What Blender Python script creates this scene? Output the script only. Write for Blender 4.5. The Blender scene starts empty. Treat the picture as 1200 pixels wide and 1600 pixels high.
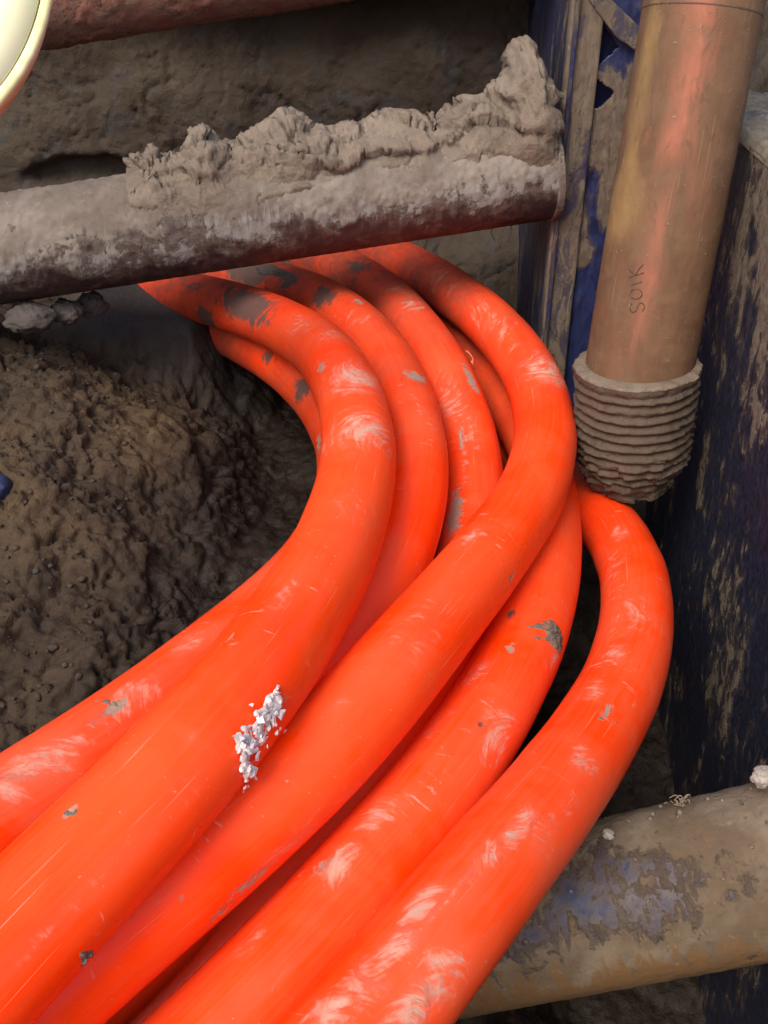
import bpy, math, random
import numpy as np
from mathutils import Vector

# ------------------------------------------------------------------ camera, sky, sun, exposure
SC = bpy.context.scene
COL = SC.collection
H = 1.5                                     # camera height over the trench datum; all z below are written relative to the eye
cam = bpy.data.cameras.new('camera')
cam.sensor_width = 36; cam.lens = 36.0
cam.clip_start = 0.02; cam.clip_end = 400
co = bpy.data.objects.new('camera', cam); COL.objects.link(co)
co.location = (0, 0, H); co.rotation_euler = (math.radians(56), 0, 0)
SC.camera = co

SUN_EL, SUN_AZ = 50, 208                    # azimuth: degrees clockwise from +Y
world = bpy.data.worlds.new('World'); SC.world = world; world.use_nodes = True
wn = world.node_tree; wn.nodes.clear()
sky = wn.nodes.new('ShaderNodeTexSky'); sky.sky_type = 'NISHITA'; sky.sun_disc = False
sky.sun_elevation = math.radians(SUN_EL); sky.sun_rotation = math.radians(SUN_AZ)
sky.air_density = 1.0; sky.dust_density = 4.0; sky.ozone_density = 1.0
bg = wn.nodes.new('ShaderNodeBackground'); bg.inputs['Strength'].default_value = 0.15
wo = wn.nodes.new('ShaderNodeOutputWorld')
wn.links.new(sky.outputs[0], bg.inputs[0]); wn.links.new(bg.outputs[0], wo.inputs[0])

sun = bpy.data.lights.new('sun', 'SUN'); sun.energy = 1.35; sun.angle = math.radians(24); sun.color = (1, .95, .88)
so = bpy.data.objects.new('sun', sun); COL.objects.link(so)
el, az = math.radians(SUN_EL), math.radians(SUN_AZ)
sd = Vector((math.sin(az)*math.cos(el), math.cos(az)*math.cos(el), math.sin(el)))
so.rotation_euler = sd.to_track_quat('Z', 'Y').to_euler(); so.location = (0, 0, 5)

SC.view_settings.view_transform = 'Standard'; SC.view_settings.look = 'None'
SC.view_settings.gamma = 1; SC.view_settings.use_curve_mapping = False
SC.view_settings.exposure = 0.88

SC.cycles.max_bounces = 12; SC.cycles.diffuse_bounces = 8

random.seed(7); RNG = np.random.default_rng(7)

# ------------------------------------------------------------------ numpy noise
def hsh(i, j, k, s):
    h = (i.astype(np.int64)*374761393 + j.astype(np.int64)*668265263 + k.astype(np.int64)*2147483647 + s*974634777) & 0xffffffff
    h = ((h ^ (h >> 13))*1274126177) & 0xffffffff
    h = ((h ^ (h >> 16))*2246822519) & 0xffffffff
    return ((h ^ (h >> 15)) & 0xffffff)/float(0x1000000)

def perlin(p, s=0):
    p = np.asarray(p, float); i0 = np.floor(p).astype(np.int64); f = p - i0
    w = f*f*f*(f*(f*6-15)+10); out = np.zeros(len(p))
    for dx in (0, 1):
        wx = w[:, 0] if dx else 1-w[:, 0]
        for dy in (0, 1):
            wy = w[:, 1] if dy else 1-w[:, 1]
            for dz in (0, 1):
                wz = w[:, 2] if dz else 1-w[:, 2]
                I, J, K = i0[:, 0]+dx, i0[:, 1]+dy, i0[:, 2]+dz
                a = hsh(I, J, K, s)*2*np.pi; c = hsh(I, J, K, s+91)*2-1; r = np.sqrt(1-c*c)
                out += wx*wy*wz*((f[:, 0]-dx)*r*np.cos(a)+(f[:, 1]-dy)*r*np.sin(a)+(f[:, 2]-dz)*c)
    return out*1.5

def fbm(p, o=4, s=0, g=.5, l=2.03):
    a = 1; t = 0; v = 0
    for k in range(o):
        v = v + a*perlin(p, s+k*7); t += a; a *= g; p = p*l + 13.7
    return v/t

def voro(p, s=0):
    """nearest and second distance plus a random number of the nearest cell"""
    i0 = np.floor(p).astype(np.int64); n = len(p)
    f1 = np.full(n, 9.); f2 = np.full(n, 9.); cid = np.zeros(n)
    for dx in (-1, 0, 1):
        for dy in (-1, 0, 1):
            for dz in (-1, 0, 1):
                I, J, K = i0[:, 0]+dx, i0[:, 1]+dy, i0[:, 2]+dz
                d = np.sqrt((I+hsh(I, J, K, s)-p[:, 0])**2+(J+hsh(I, J, K, s+3)-p[:, 1])**2+(K+hsh(I, J, K, s+5)-p[:, 2])**2)
                m = d < f1
                f2 = np.where(m, f1, np.minimum(f2, d)); cid = np.where(m, hsh(I, J, K, s+11), cid); f1 = np.where(m, d, f1)
    return f1, f2, cid

def facets(p, s=0, tilt=1.0, lift=1.0):
    """angular broken slabs: every cell is a plane of its own height and tilt, with a dark joint round it"""
    i0 = np.floor(p).astype(np.int64); n = len(p)
    f1 = np.full(n, 9.); f2 = np.full(n, 9.); h = np.zeros(n)
    for dx in (-1, 0, 1):
        for dy in (-1, 0, 1):
            for dz in (-1, 0, 1):
                I, J, K = i0[:, 0]+dx, i0[:, 1]+dy, i0[:, 2]+dz
                o = np.stack([p[:, 0]-I-hsh(I, J, K, s), p[:, 1]-J-hsh(I, J, K, s+3), p[:, 2]-K-hsh(I, J, K, s+5)], 1)
                d = np.sqrt((o*o).sum(1)); m = d < f1
                hh = lift*(hsh(I, J, K, s+11)-.5)+tilt*(o[:, 0]*(hsh(I, J, K, s+13)-.5)+o[:, 1]*(hsh(I, J, K, s+17)-.5)+o[:, 2]*(hsh(I, J, K, s+19)-.5))*2
                f2 = np.where(m, f1, np.minimum(f2, d)); h = np.where(m, hh, h); f1 = np.where(m, d, f1)
    return h, f2-f1

def sst(a, b, x):
    t = np.clip((x-a)/(b-a), 0, 1); return t*t*(3-2*t)

def clods(p, scale, s):
    """lumpy broken-earth relief in 0..1: separate rounded crumbs with gaps between them"""
    q = p*scale; w = np.stack([fbm(q*.9+40, 2, s+1), fbm(q*.9+80, 2, s+2), fbm(q*.9+120, 2, s+3)], 1)
    f1, f2, c = voro(q+w*.7, s)
    e = sst(0, .30, f2-f1); return e*(.45+.55*c)*(.75+.25*np.clip(1-f1*f1*1.3, 0, 1))

def gnormals(V, nu, nv):
    G = V.reshape(nu, nv, 3); n = np.cross(np.gradient(G, axis=0), np.gradient(G, axis=1)).reshape(-1, 3)
    return n/(np.linalg.norm(n, axis=1)[:, None]+1e-12)

# ------------------------------------------------------------------ mesh helpers
def tag(o, label=None, cat=None, group=None, kind=None):
    if label: o['label'] = label
    if cat: o['category'] = cat
    if group: o['group'] = group
    if kind: o['kind'] = kind
    return o

def empty(name, loc, label, cat, group=None):
    o = bpy.data.objects.new(name, None); COL.objects.link(o); o.empty_display_size = .05
    o.location = (loc[0], loc[1], loc[2]+H); return tag(o, label, cat, group)

def mk(name, V, faces, mat, parent=None, attrs=None, smooth=True, origin=None):
    V = np.array(V, float); V = V + np.array([0, 0, H])
    if parent is None:
        o0 = np.array([V[:, 0].mean(), V[:, 1].mean(), V[:, 2].min()]) if origin is None else np.array(origin)+[0, 0, H]
    else:
        r = parent; o0 = np.zeros(3)
        while r is not None: o0 = o0+np.array(r.location); r = r.parent
    me = bpy.data.meshes.new(name)
    L = V - o0
    if isinstance(faces, np.ndarray):
        n, k = faces.shape
        me.vertices.add(len(L)); me.vertices.foreach_set('co', L.astype(np.float32).ravel())
        me.loops.add(n*k); me.loops.foreach_set('vertex_index', faces.astype(np.int32).ravel())
        me.polygons.add(n); me.polygons.foreach_set('loop_start', np.arange(0, n*k, k, dtype=np.int32))
        me.update(calc_edges=True); me.validate()
    else:
        me.from_pydata([tuple(x) for x in L], [], faces); me.update()
    if smooth: me.polygons.foreach_set('use_smooth', np.ones(len(me.polygons), bool))
    for k, a in (attrs or {}).items():
        at_ = me.attributes.new(k, 'FLOAT_VECTOR' if np.ndim(a) == 2 else 'FLOAT', 'POINT')
        at_.data.foreach_set('vector' if np.ndim(a) == 2 else 'value', np.asarray(a, np.float32).ravel())
    me.materials.append(mat)
    o = bpy.data.objects.new(name, me); COL.objects.link(o)
    if parent is not None: o.parent = parent
    else: o.location = tuple(o0)
    return o

def gridfaces(nu, nv, wrap=False, flip=False):
    i = np.arange(nu-1)[:, None]; j = np.arange(nv if wrap else nv-1)[None]
    a = i*nv+j; b = i*nv+(j+1) % nv; c = (i+1)*nv+(j+1) % nv; d = (i+1)*nv+j
    f = np.stack([a, b, c, d], -1).reshape(-1, 4)
    return f[:, ::-1] if flip else f

def frames(C):
    T = np.gradient(C, axis=0); T /= np.linalg.norm(T, axis=1)[:, None]
    N = np.zeros_like(C); up = np.array([0, 0, -1.])
    for k in range(len(C)):
        n = up - T[k]*np.dot(up, T[k])
        if np.linalg.norm(n) < .2: n = np.array([0, 1., 0]) - T[k]*T[k][1]
        N[k] = n/np.linalg.norm(n)
    return T, N, np.cross(T, N)

def resample(P, n):
    P = np.array(P, float); Q = np.vstack([2*P[0]-P[1], P, 2*P[-1]-P[-2]]); out = []
    for i in range(len(P)-1):
        p0, p1, p2, p3 = Q[i:i+4]; t = np.linspace(0, 1, 12, endpoint=False)[:, None]
        out.append(.5*(2*p1+(p2-p0)*t+(2*p0-5*p1+4*p2-p3)*t*t+(3*p1-p0-3*p2+p3)*t**3))
    out = np.vstack(out+[P[-1:]])
    l = np.r_[0, np.cumsum(np.linalg.norm(np.diff(out, axis=0), axis=1))]; q = np.linspace(0, l[-1], n)
    return np.stack([np.interp(q, l, out[:, k]) for k in range(3)], 1), l[-1]

def cyl_axis(a, b, n):
    a, b = np.array(a, float), np.array(b, float); return a+(b-a)*np.linspace(0, 1, n)[:, None]

def boxv(lo, hi):
    x0, y0, z0 = lo; x1, y1, z1 = hi
    V = [(x0,y0,z0),(x1,y0,z0),(x1,y1,z0),(x0,y1,z0),(x0,y0,z1),(x1,y0,z1),(x1,y1,z1),(x0,y1,z1)]
    return V, [(0,3,2,1),(4,5,6,7),(0,1,5,4),(1,2,6,5),(2,3,7,6),(3,0,4,7)]

def bevel(o, w=.004, seg=2):
    m = o.modifiers.new('bevel', 'BEVEL'); m.width = w; m.segments = seg; m.limit_method = 'ANGLE'

CP, SP = math.cos(math.radians(34)), math.sin(math.radians(34))
def at(u, v, d):                            # survey helper: a point of the place from its bearing and range
    x = (u-600)/1600*d; y = (v-800)/1600*d
    return np.array([x, CP*d-SP*y, -SP*d-CP*y])

# ------------------------------------------------------------------ materials
class NT:
    def __init__(s, name):
        s.m = bpy.data.materials.new(name); s.m.use_nodes = True; s.t = s.m.node_tree; s.t.nodes.clear()
        s.out = s.t.nodes.new('ShaderNodeOutputMaterial'); s.b = s.t.nodes.new('ShaderNodeBsdfPrincipled')
        s.t.links.new(s.b.outputs[0], s.out.inputs[0]); s.tc = s.t.nodes.new('ShaderNodeTexCoord'); s.geo = None
    def set(s, k, v):
        i = s.b.inputs[k]
        if hasattr(v, 'is_linked') or isinstance(v, bpy.types.NodeSocket): s.t.links.new(v, i)
        else: i.default_value = v if not isinstance(v, tuple) or len(v) == 4 else v+(1,)
    def obj(s): return s.tc.outputs['Object']
    def pos(s):
        if s.geo is None: s.geo = s.t.nodes.new('ShaderNodeNewGeometry')
        return s.geo.outputs['Position']
    def attr(s, name, vec=False):
        n = s.t.nodes.new('ShaderNodeAttribute'); n.attribute_name = name; return n.outputs['Vector' if vec else 'Fac']
    def mapping(s, v, scale=(1,1,1), rot=(0,0,0), loc=(0,0,0)):
        n = s.t.nodes.new('ShaderNodeMapping'); n.inputs['Scale'].default_value = scale; n.inputs['Rotation'].default_value = rot
        n.inputs['Location'].default_value = loc; s.t.links.new(v, n.inputs[0]); return n.outputs[0]
    def noise(s, v, scale, det=4, rough=.55, dist=0.):
        n = s.t.nodes.new('ShaderNodeTexNoise'); n.inputs['Scale'].default_value = scale; n.inputs['Detail'].default_value = det
        n.inputs['Roughness'].default_value = rough; n.inputs['Distortion'].default_value = dist; s.t.links.new(v, n.inputs['Vector']); return n.outputs['Fac']
    def voro(s, v, scale, feat='F1'):
        n = s.t.nodes.new('ShaderNodeTexVoronoi'); n.feature = feat; n.inputs['Scale'].default_value = scale
        s.t.links.new(v, n.inputs['Vector']); return n.outputs['Distance']
    def math(s, op, a, b=None, c=None):
        n = s.t.nodes.new('ShaderNodeMath'); n.operation = op
        for k, x in enumerate((a, b, c)):
            if x is None: continue
            if isinstance(x, (int, float)): n.inputs[k].default_value = x
            else: s.t.links.new(x, n.inputs[k])
        return n.outputs[0]
    def step(s, v, a, b, lo=0., hi=1.):
        n = s.t.nodes.new('ShaderNodeMapRange'); n.interpolation_type = 'SMOOTHSTEP'
        for k, x in zip(('From Min', 'From Max', 'To Min', 'To Max'), (a, b, lo, hi)): n.inputs[k].default_value = x
        s.t.links.new(v, n.inputs['Value']); return n.outputs[0]
    def mix(s, f, a, b):
        n = s.t.nodes.new('ShaderNodeMix'); n.data_type = 'RGBA'
        for i, x in ((0, f), (6, a), (7, b)):
            if isinstance(x, (int, float)): n.inputs[i].default_value = x
            elif isinstance(x, tuple): n.inputs[i].default_value = x if len(x) == 4 else x+(1,)
            else: s.t.links.new(x, n.inputs[i])
        return n.outputs[2]
    def mixf(s, f, a, b):
        n = s.t.nodes.new('ShaderNodeMix')
        for i, x in ((0, f), (2, a), (3, b)):
            if isinstance(x, (int, float)): n.inputs[i].default_value = x
            else: s.t.links.new(x, n.inputs[i])
        return n.outputs[0]
    def bump(s, h, strength=.5, dist=.004, prev=None):
        n = s.t.nodes.new('ShaderNodeBump'); n.inputs['Strength'].default_value = strength; n.inputs['Distance'].default_value = dist
        s.t.links.new(h, n.inputs['Height'])
        if prev is not None: s.t.links.new(prev, n.inputs['Normal'])
        return n.outputs[0]

def mat_soil(name, a, b, c, wetattr=False):
    t = NT(name); p = t.pos()
    n1 = t.noise(p, 5, 5, .6); n2 = t.noise(p, 38, 6, .62, .4); n3 = t.noise(p, 160, 5, .65); n4 = t.noise(p, 14, 4, .6, .8)
    col = t.mix(t.step(n1, .35, .68), a, b)
    col = t.mix(t.step(n4, .5, .72), col, c)
    col = t.mix(t.math('MULTIPLY', t.step(n2, .38, .7), .55), col, tuple(x*1.5 for x in a))
    col = t.mix(t.math('MULTIPLY', t.step(n3, .62, .75), .22), col, tuple(x*2.4 for x in b))
    rough = t.step(n2, .3, .8, .78, .95)
    if wetattr:
        w = t.attr('wet'); cl = t.attr('clay'); tan = t.attr('tan')
        col = t.mix(t.math('MULTIPLY', tan, .85), col, t.mix(t.step(n2, .3, .7), (.070, .044, .023), (.122, .079, .041)))
        col = t.mix(t.math('MULTIPLY', w, .95), col, t.mix(t.step(n2, .3, .7), (.012, .0080, .0054), (.026, .0175, .0120)))
        col = t.mix(cl, col, t.mix(n1, (.030, .026, .026), (.043, .037, .036)))
        rough = t.mixf(w, rough, t.step(n4, .3, .7, .42, .75)); rough = t.mixf(cl, rough, .62)
    nb = t.bump(n2, .9, .008); nb = t.bump(n3, .7, .0025, nb)
    t.set('Base Color', col); t.set('Roughness', rough); t.set('Normal', nb); t.set('Specular IOR Level', .22)
    return t.m

M_SOIL = mat_soil('trench soil', (.042, .028, .018), (.066, .045, .028), (.035, .025, .018), True)
M_WALL = mat_soil('back wall soil', (.054, .040, .029), (.076, .057, .040), (.060, .060, .063))
M_CLOD = mat_soil('grey clod', (.07, .06, .053), (.10, .085, .074), (.05, .043, .038))
M_DRYMUD = mat_soil('dried mud', (.130, .100, .075), (.190, .150, .115), (.100, .078, .059))

def mat_duct(name, hue=0., pink=.4):
    t = NT(name); p = t.pos(); uv = t.attr('suv', True)
    A = t.attr('dust'); B = t.attr('mud'); D = t.attr('dark')
    n_big = t.noise(p, 6, 4, .6, .6); n_fine = t.noise(p, 300, 3, .6)
    scr = t.noise(t.mapping(uv, (6, 160, 1)), 1.0, 5, .65, .3)                    # scuffs running along the duct
    sw = t.noise(t.mapping(uv, (55, 16, 1), (0, 0, .5)), 1.0, 5, .6, 2.2)         # wiped swirls
    sw2 = t.noise(t.mapping(uv, (150, 45, 1), (0, 0, -.4)), 1.0, 4, .6, 1.2)
    col = t.mix(t.step(n_big, .3, .7), (.94+hue, .046, .0005), (.98, .066, .0008))
    film = t.math('MULTIPLY', t.step(t.math('ADD', t.math('MULTIPLY', n_big, .75), t.math('MULTIPLY', scr, .4)), .44, .70), min(1, pink*1.0))
    col = t.mix(film, col, (.68, .105, .048))
    fin = t.step(t.noise(t.mapping(uv, (5, 320, 1)), 1.0, 3, .6), .64, .74, 0, .36)
    col = t.mix(fin, col, (.80, .34, .24))
    rnd = t.math('MULTIPLY', t.step(sw, .60, .70), t.step(t.noise(p, 9, 3, .5, 1), .54, .66))
    col = t.mix(t.math('MULTIPLY', rnd, .5), col, (.70, .38, .29))
    sm = t.attr('sm', True)
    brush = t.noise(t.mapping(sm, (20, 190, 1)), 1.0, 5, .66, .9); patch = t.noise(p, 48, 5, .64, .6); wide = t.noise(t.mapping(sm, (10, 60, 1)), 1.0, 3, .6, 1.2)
    gm = t.attr('grime_shade'); col = t.mix(t.math('MULTIPLY', gm, t.step(patch, .3, .62, .55, .92)), col, t.mix(brush, (.10, .032, .024), (.22, .062, .042)))
    def mask(a, lo, hi, k=1.0):
        h = t.math('ADD', t.math('MULTIPLY', brush, .45), t.math('ADD', t.math('MULTIPLY', wide, .42), t.math('MULTIPLY', patch, .34)))
        h = t.math('ADD', a, t.math('MULTIPLY', t.math('SUBTRACT', h, .60), k*3.0))
        return t.math('MULTIPLY', t.step(h, lo, hi), t.step(a, .03, .35))
    mA, mB, mD = mask(A, .34, 1.1, 1.0), mask(B, .40, .68, .8), mask(D, .35, .62, .6)
    col = t.mix(t.math('MULTIPLY', A, .30), col, (.68, .18, .10))
    col = t.mix(t.math('MULTIPLY', mA, .85), col, t.mix(brush, (.42, .22, .145), (.55, .385, .295)))
    col = t.mix(t.math('MULTIPLY', mB, .9), col, t.mix(n_fine, (.22, .17, .12), (.36, .29, .22)))
    col = t.mix(t.math('MULTIPLY', mD, .93), col, t.mix(n_fine, (.055, .042, .036), (.11, .085, .072)))
    spk = t.math('MULTIPLY', t.step(t.noise(p, 210, 2, .5), .715, .745), t.step(n_big, .46, .6))
    col = t.mix(t.math('MULTIPLY', spk, .7), col, (.42, .26, .18))
    dirt = t.math('MAXIMUM', t.math('MAXIMUM', mA, mB), mD)
    r = t.math('ADD', t.step(scr, .3, .75, .27, .40), t.math('MULTIPLY', dirt, .35)); r = t.math('ADD', r, t.math('MULTIPLY', film, .2)); r = t.math('ADD', r, t.math('MULTIPLY', gm, .25))
    h = t.math('ADD', t.math('MULTIPLY', dirt, 1.0), t.math('ADD', t.math('MULTIPLY', scr, .12), t.math('MULTIPLY', n_fine, .05)))
    t.set('Base Color', col); t.set('Roughness', r); t.set('Normal', t.bump(h, .5, .0016)); t.set('Specular IOR Level', .24)
    return t.m

def mat_steel(name, base, base2, mudA, mudB, cover=.5, stretch=(14, 14, 4), attr=True, dark=(.02, .018, .02), rot=(0,0,0)):
    t = NT(name); p = t.pos(); q = t.mapping(p, stretch, rot)
    n1 = t.noise(q, 1.6, 6, .65, 1.2); n2 = t.noise(p, 90, 5, .65, .5); n3 = t.noise(q, 5.0, 5, .6, 1.0); n4 = t.noise(p, 4, 3, .5)
    a = t.attr('mud') if attr else None
    paint = t.mix(t.step(n3, .35, .65), base, base2)
    paint = t.mix(t.math('MULTIPLY', t.step(n2, .55, .68), .5), paint, dark)
    m = t.math('ADD', n1, t.math('MULTIPLY', n2, .22)); m = t.math('ADD', m, t.math('MULTIPLY', n4, .3))
    if a: m = t.math('ADD', m, t.math('MULTIPLY', t.math('SUBTRACT', a, .5), .7))
    mk_ = t.step(m, 1.02-cover*.5, 1.10-cover*.5)
    film = t.step(m, .86-cover*.5, 1.05-cover*.5, 0, .5)
    mud = t.mix(t.step(n3, .35, .68), mudA, mudB); mud = t.mix(t.step(n2, .5, .75, 0, .5), mud, tuple(x*.5 for x in mudA))
    col = t.mix(film, paint, mudA); col = t.mix(mk_, col, mud)
    t.set('Base Color', col); t.set('Roughness', t.mixf(mk_, t.step(n2, .3, .7, .35, .6), .9)); t.set('Specular IOR Level', .4)
    h = t.math('ADD', mk_, t.math('MULTIPLY', n2, .6)); t.set('Normal', t.bump(h, .55, .0018))
    return t.m

def mat_strut(name, paintA, paintB, mudA, mudB, mudC, k=1.0):
    t = NT(name); p = t.pos(); o = t.attr('suv', True); a = t.attr('mud'); g = t.attr('tone')
    n1 = t.noise(p, 16, 6, .66, .8); n2 = t.noise(p, 75, 6, .7, .5); n3 = t.noise(t.mapping(o, (60, 16, 1)), 1, 5, .65, .8); n4 = t.noise(p, 7, 4, .6, .6)
    paint = t.mix(t.step(n1, .35, .65), paintA, paintB); paint = t.mix(t.step(n2, .5, .66, 0, .6), paint, tuple(x*.35 for x in mudA))
    sm = t.math('ADD', t.math('MULTIPLY', n1, .45), t.math('ADD', t.math('MULTIPLY', n2, .3), t.math('MULTIPLY', n3, .35)))
    m = t.math('ADD', a, t.math('MULTIPLY', t.math('SUBTRACT', sm, .55), 2.9*k))
    film = t.step(m, .05, .5, 0, .7); thick = t.step(m, .42, .66)
    mud = t.mix(t.step(n4, .36, .64), mudA, mudB); mud = t.mix(t.step(t.math('ADD', n3, t.math('MULTIPLY', g, .5)), .6, .8), mud, mudC)
    mud = t.mix(t.step(n2, .56, .74, 0, .55), mud, tuple(x*.45 for x in mudA)); mud = t.mix(t.step(n2, .42, .28, 0, .4), mud, tuple(min(1, x*1.5) for x in mudB))
    col = t.mix(film, paint, mudA); col = t.mix(thick, col, mud)
    t.set('Base Color', col); t.set('Roughness', t.mixf(thick, t.step(n2, .3, .7, .4, .65), .9)); t.set('Specular IOR Level', .35)
    t.set('Normal', t.bump(t.math('ADD', thick, t.math('MULTIPLY', n2, .8)), .8, .003)); return t.m
M_STRUT = mat_strut('muddy strut steel', (.032, .019, .018), (.055, .034, .031), (.120, .092, .072), (.20, .166, .137), (.19, .172, .155))
M_STRUT2 = mat_strut('blue grey strut paint', (.022, .029, .080), (.048, .054, .085), (.105, .072, .043), (.18, .140, .098), (.15, .080, .030), .85)
M_STRUT3 = mat_strut('rusty strut steel', (.12, .050, .038), (.17, .078, .055), (.15, .092, .068), (.24, .165, .13), (.17, .075, .05))
M_PANEL = mat_steel('trench panel paint', (.010, .011, .018), (.020, .023, .048), (.090, .066, .046), (.170, .136, .102), .62, (16, 26, 12))
M_POST = mat_steel('blue post paint', (.010, .013, .045), (.017, .023, .080), (.075, .055, .038), (.14, .105, .072), .46, (13, 13, 4), attr=False)
M_POSTBLUE = mat_steel('bright blue steel paint', (.010, .015, .085), (.016, .025, .13), (.10, .075, .05), (.16, .12, .085), .22, (22, 22, 6), attr=False)
M_MUDPLATE = mat_steel('mud plastered steel', (.03, .03, .06), (.05, .05, .08), (.10, .075, .052), (.15, .115, .08), .95, (10, 10, 8), attr=False)
M_PLATE = mat_steel('scraped blue plate', (.010, .013, .045), (.018, .025, .085), (.080, .059, .041), (.14, .105, .074), .46, (14, 14, 5))
M_POSTMUD = mat_steel('muddy post flange', (.016, .018, .055), (.03, .032, .075), (.095, .070, .048), (.15, .115, .08), .62, (14, 14, 5), attr=False)
M_SHELF = mat_steel('pale muddy steel', (.05, .05, .05), (.07, .07, .07), (.10, .085, .063), (.145, .12, .09), .8, (6, 6, 6), attr=False)

def mat_pvc():
    t = NT('muddy orange sewer pipe'); p = t.pos(); o = t.attr('suv', True)
    a = t.attr('mud'); y = t.attr('ochre')
    n1 = t.noise(t.mapping(o, (5, 22, 1)), 1, 6, .6, .6); n2 = t.noise(p, 70, 5, .65); n3 = t.noise(p, 18, 4, .6, .5); scr = t.noise(t.mapping(o, (4, 190, 1)), 1, 4, .6, .4)
    clean = t.mix(n3, (.30, .105, .062), (.36, .125, .075))
    mud = t.mix(t.step(n3, .3, .7), (.090, .050, .026), (.130, .074, .040))
    mud = t.mix(t.step(n2, .55, .75, 0, .5), mud, (.17, .10, .06))
    och = t.mix(n2, (.165, .095, .034), (.26, .17, .072))
    m = t.math('ADD', a, t.math('MULTIPLY', t.math('SUBTRACT', t.math('ADD', t.math('MULTIPLY', n1, .6), t.math('MULTIPLY', n3, .4)), .5), 2.0))
    col = t.mix(t.step(m, .0, 1.0, 0, .97), clean, mud)
    yy = t.math('ADD', y, t.math('MULTIPLY', t.math('SUBTRACT', n1, .5), 1.1)); col = t.mix(t.step(yy, .35, .9, 0, .9), col, och)
    col = t.mix(t.step(scr, .62, .72, 0, .25), col, (.36, .25, .16))
    blot = t.step(t.noise(t.mapping(o, (14, 40, 1)), 1, 6, .7, 1.0), .52, .68); col = t.mix(t.math('MULTIPLY', blot, .6), col, (.085, .05, .03))
    spk = t.step(t.noise(p, 140, 2, .5), .69, .73); col = t.mix(t.math('MULTIPLY', spk, .5), col, t.mix(n3, (.12, .08, .05), (.34, .26, .18)))
    t.set('Base Color', col); t.set('Roughness', t.step(n2, .3, .7, .62, .85)); t.set('Specular IOR Level', .2)
    t.set('Normal', t.bump(t.math('ADD', t.math('MULTIPLY', n2, .6), spk), .6, .002))
    return t.m
M_PVC = mat_pvc()
M_COUP = mat_soil('mud caked coupling', (.060, .044, .031), (.095, .070, .050), (.044, .032, .023))
M_RIM = mat_soil('dried mud on the rim', (.125, .095, .068), (.18, .138, .10), (.095, .07, .05))
def mat_plain(name, c1, c2, rough=.5, sc=40, spec=.4, bump=.3):
    t = NT(name); n = t.noise(t.pos(), sc, 5, .6, .4)
    t.set('Base Color', t.mix(t.step(n, .35, .65), c1, c2)); t.set('Roughness', rough); t.set('Specular IOR Level', spec); t.set('Normal', t.bump(n, bump, .002)); return t.m
M_YEL = mat_plain('pale yellow plastic', (.90, .84, .46), (.93, .89, .58), .8, 12)
M_YELRIM = mat_plain('yellow plastic rim', (.64, .57, .28), (.78, .71, .42), .85, 30)
M_WHITE = mat_plain('white torn film', (.46, .40, .39), (.70, .65, .63), .35, 120)
M_INK = mat_plain('dark marker ink', (.05, .03, .025), (.10, .06, .045), .7, 200)
M_BLUECAP = mat_plain('dark blue cap', (.012, .02, .06), (.03, .045, .10), .4, 60)
M_WIRE = mat_plain('grey wire', (.20, .18, .17), (.3, .27, .25), .4, 80)
M_ROOT = mat_plain('dry root', (.16, .11, .07), (.24, .18, .12), .85, 90)
M_STRIP = mat_plain('pale strip', (.42, .36, .20), (.55, .48, .30), .6, 120)
M_STONE = mat_plain('pale stone', (.22, .19, .16), (.34, .30, .26), .85, 70)
M_PEEL = mat_plain('peeled orange shaving', (.80, .16, .07), (.88, .25, .13), .5, 70)

# ------------------------------------------------------------------ ground: trench floor and spoil bank as one earth sheet
def axis_pts(segs):
    out = [np.array([segs[0][0]])]
    for a, b, st in segs: out.append(np.linspace(a, b, max(2, int(round((b-a)/st))+1))[1:])
    return np.concatenate(out)
gx = axis_pts([(-1.6, -1.0, .03), (-1.0, .15, .0055), (.15, .62, .008), (.62, .8, .03)])
gy = axis_pts([(-1.1, .5, .04), (.5, .9, .012), (.9, 2.5, .0058), (2.5, 2.95, .012)])
X, Y = np.meshgrid(gx, gy); x, y = X.ravel(), Y.ravel()
P3 = np.stack([x, y, np.zeros_like(x)], 1)
wob = fbm(P3*3.5, 4, 5)*.07 + fbm(P3*14, 3, 6)*.02
foot = np.interp(y, [-1, .5, 1.0, 1.3, 1.55, 1.78, 2.0, 2.15, 2.3, 2.6, 3.0], [-.9, -.56, -.42, -.34, -.29, -.25, -.28, -.37, -.50, -.62, -.7]) + wob
sdist = foot - x                                            # > 0 on the bank
floor_z = -1.2 - .25*sst(1.6, 1.0, y)*sst(-.4, .1, x) - .06*sst(-.2, .4, x)
floor_z = floor_z - .34*sst(.12, .38, x)*sst(2.0, 1.75, y) + fbm(P3*4, 4, 9)*.05
bank_top = np.interp(y, [-1, .6, 1.0, 1.4, 1.8, 2.1, 2.6], [-1.1, -1.08, -1.02, -.93, -.82, -.80, -.86])
rise = .07*sst(-.06, .12, sdist) + .93*(1-np.exp(-np.clip(sdist, 0, 9)**1.15/.36))
rise = rise/1.0
zz = floor_z + (bank_top-floor_z)*np.clip(rise, 0, 1) + fbm(P3*2.5+7, 3, 12)*.05*sst(0, .2, sdist)
onb = sst(-.03, .06, sdist)
clay = sst(.32, .12, np.hypot((x+.56)/1.0, (y-2.26)/.9)+fbm(P3*9, 3, 33)*.06)*sst(2.02, 2.12, y+fbm(P3*7, 3, 34)*.08)
zz = zz*(1-clay) + (-.925+.12*(x+.56)*-1.0 + fbm(P3*5, 2, 35)*.015)*clay
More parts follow.
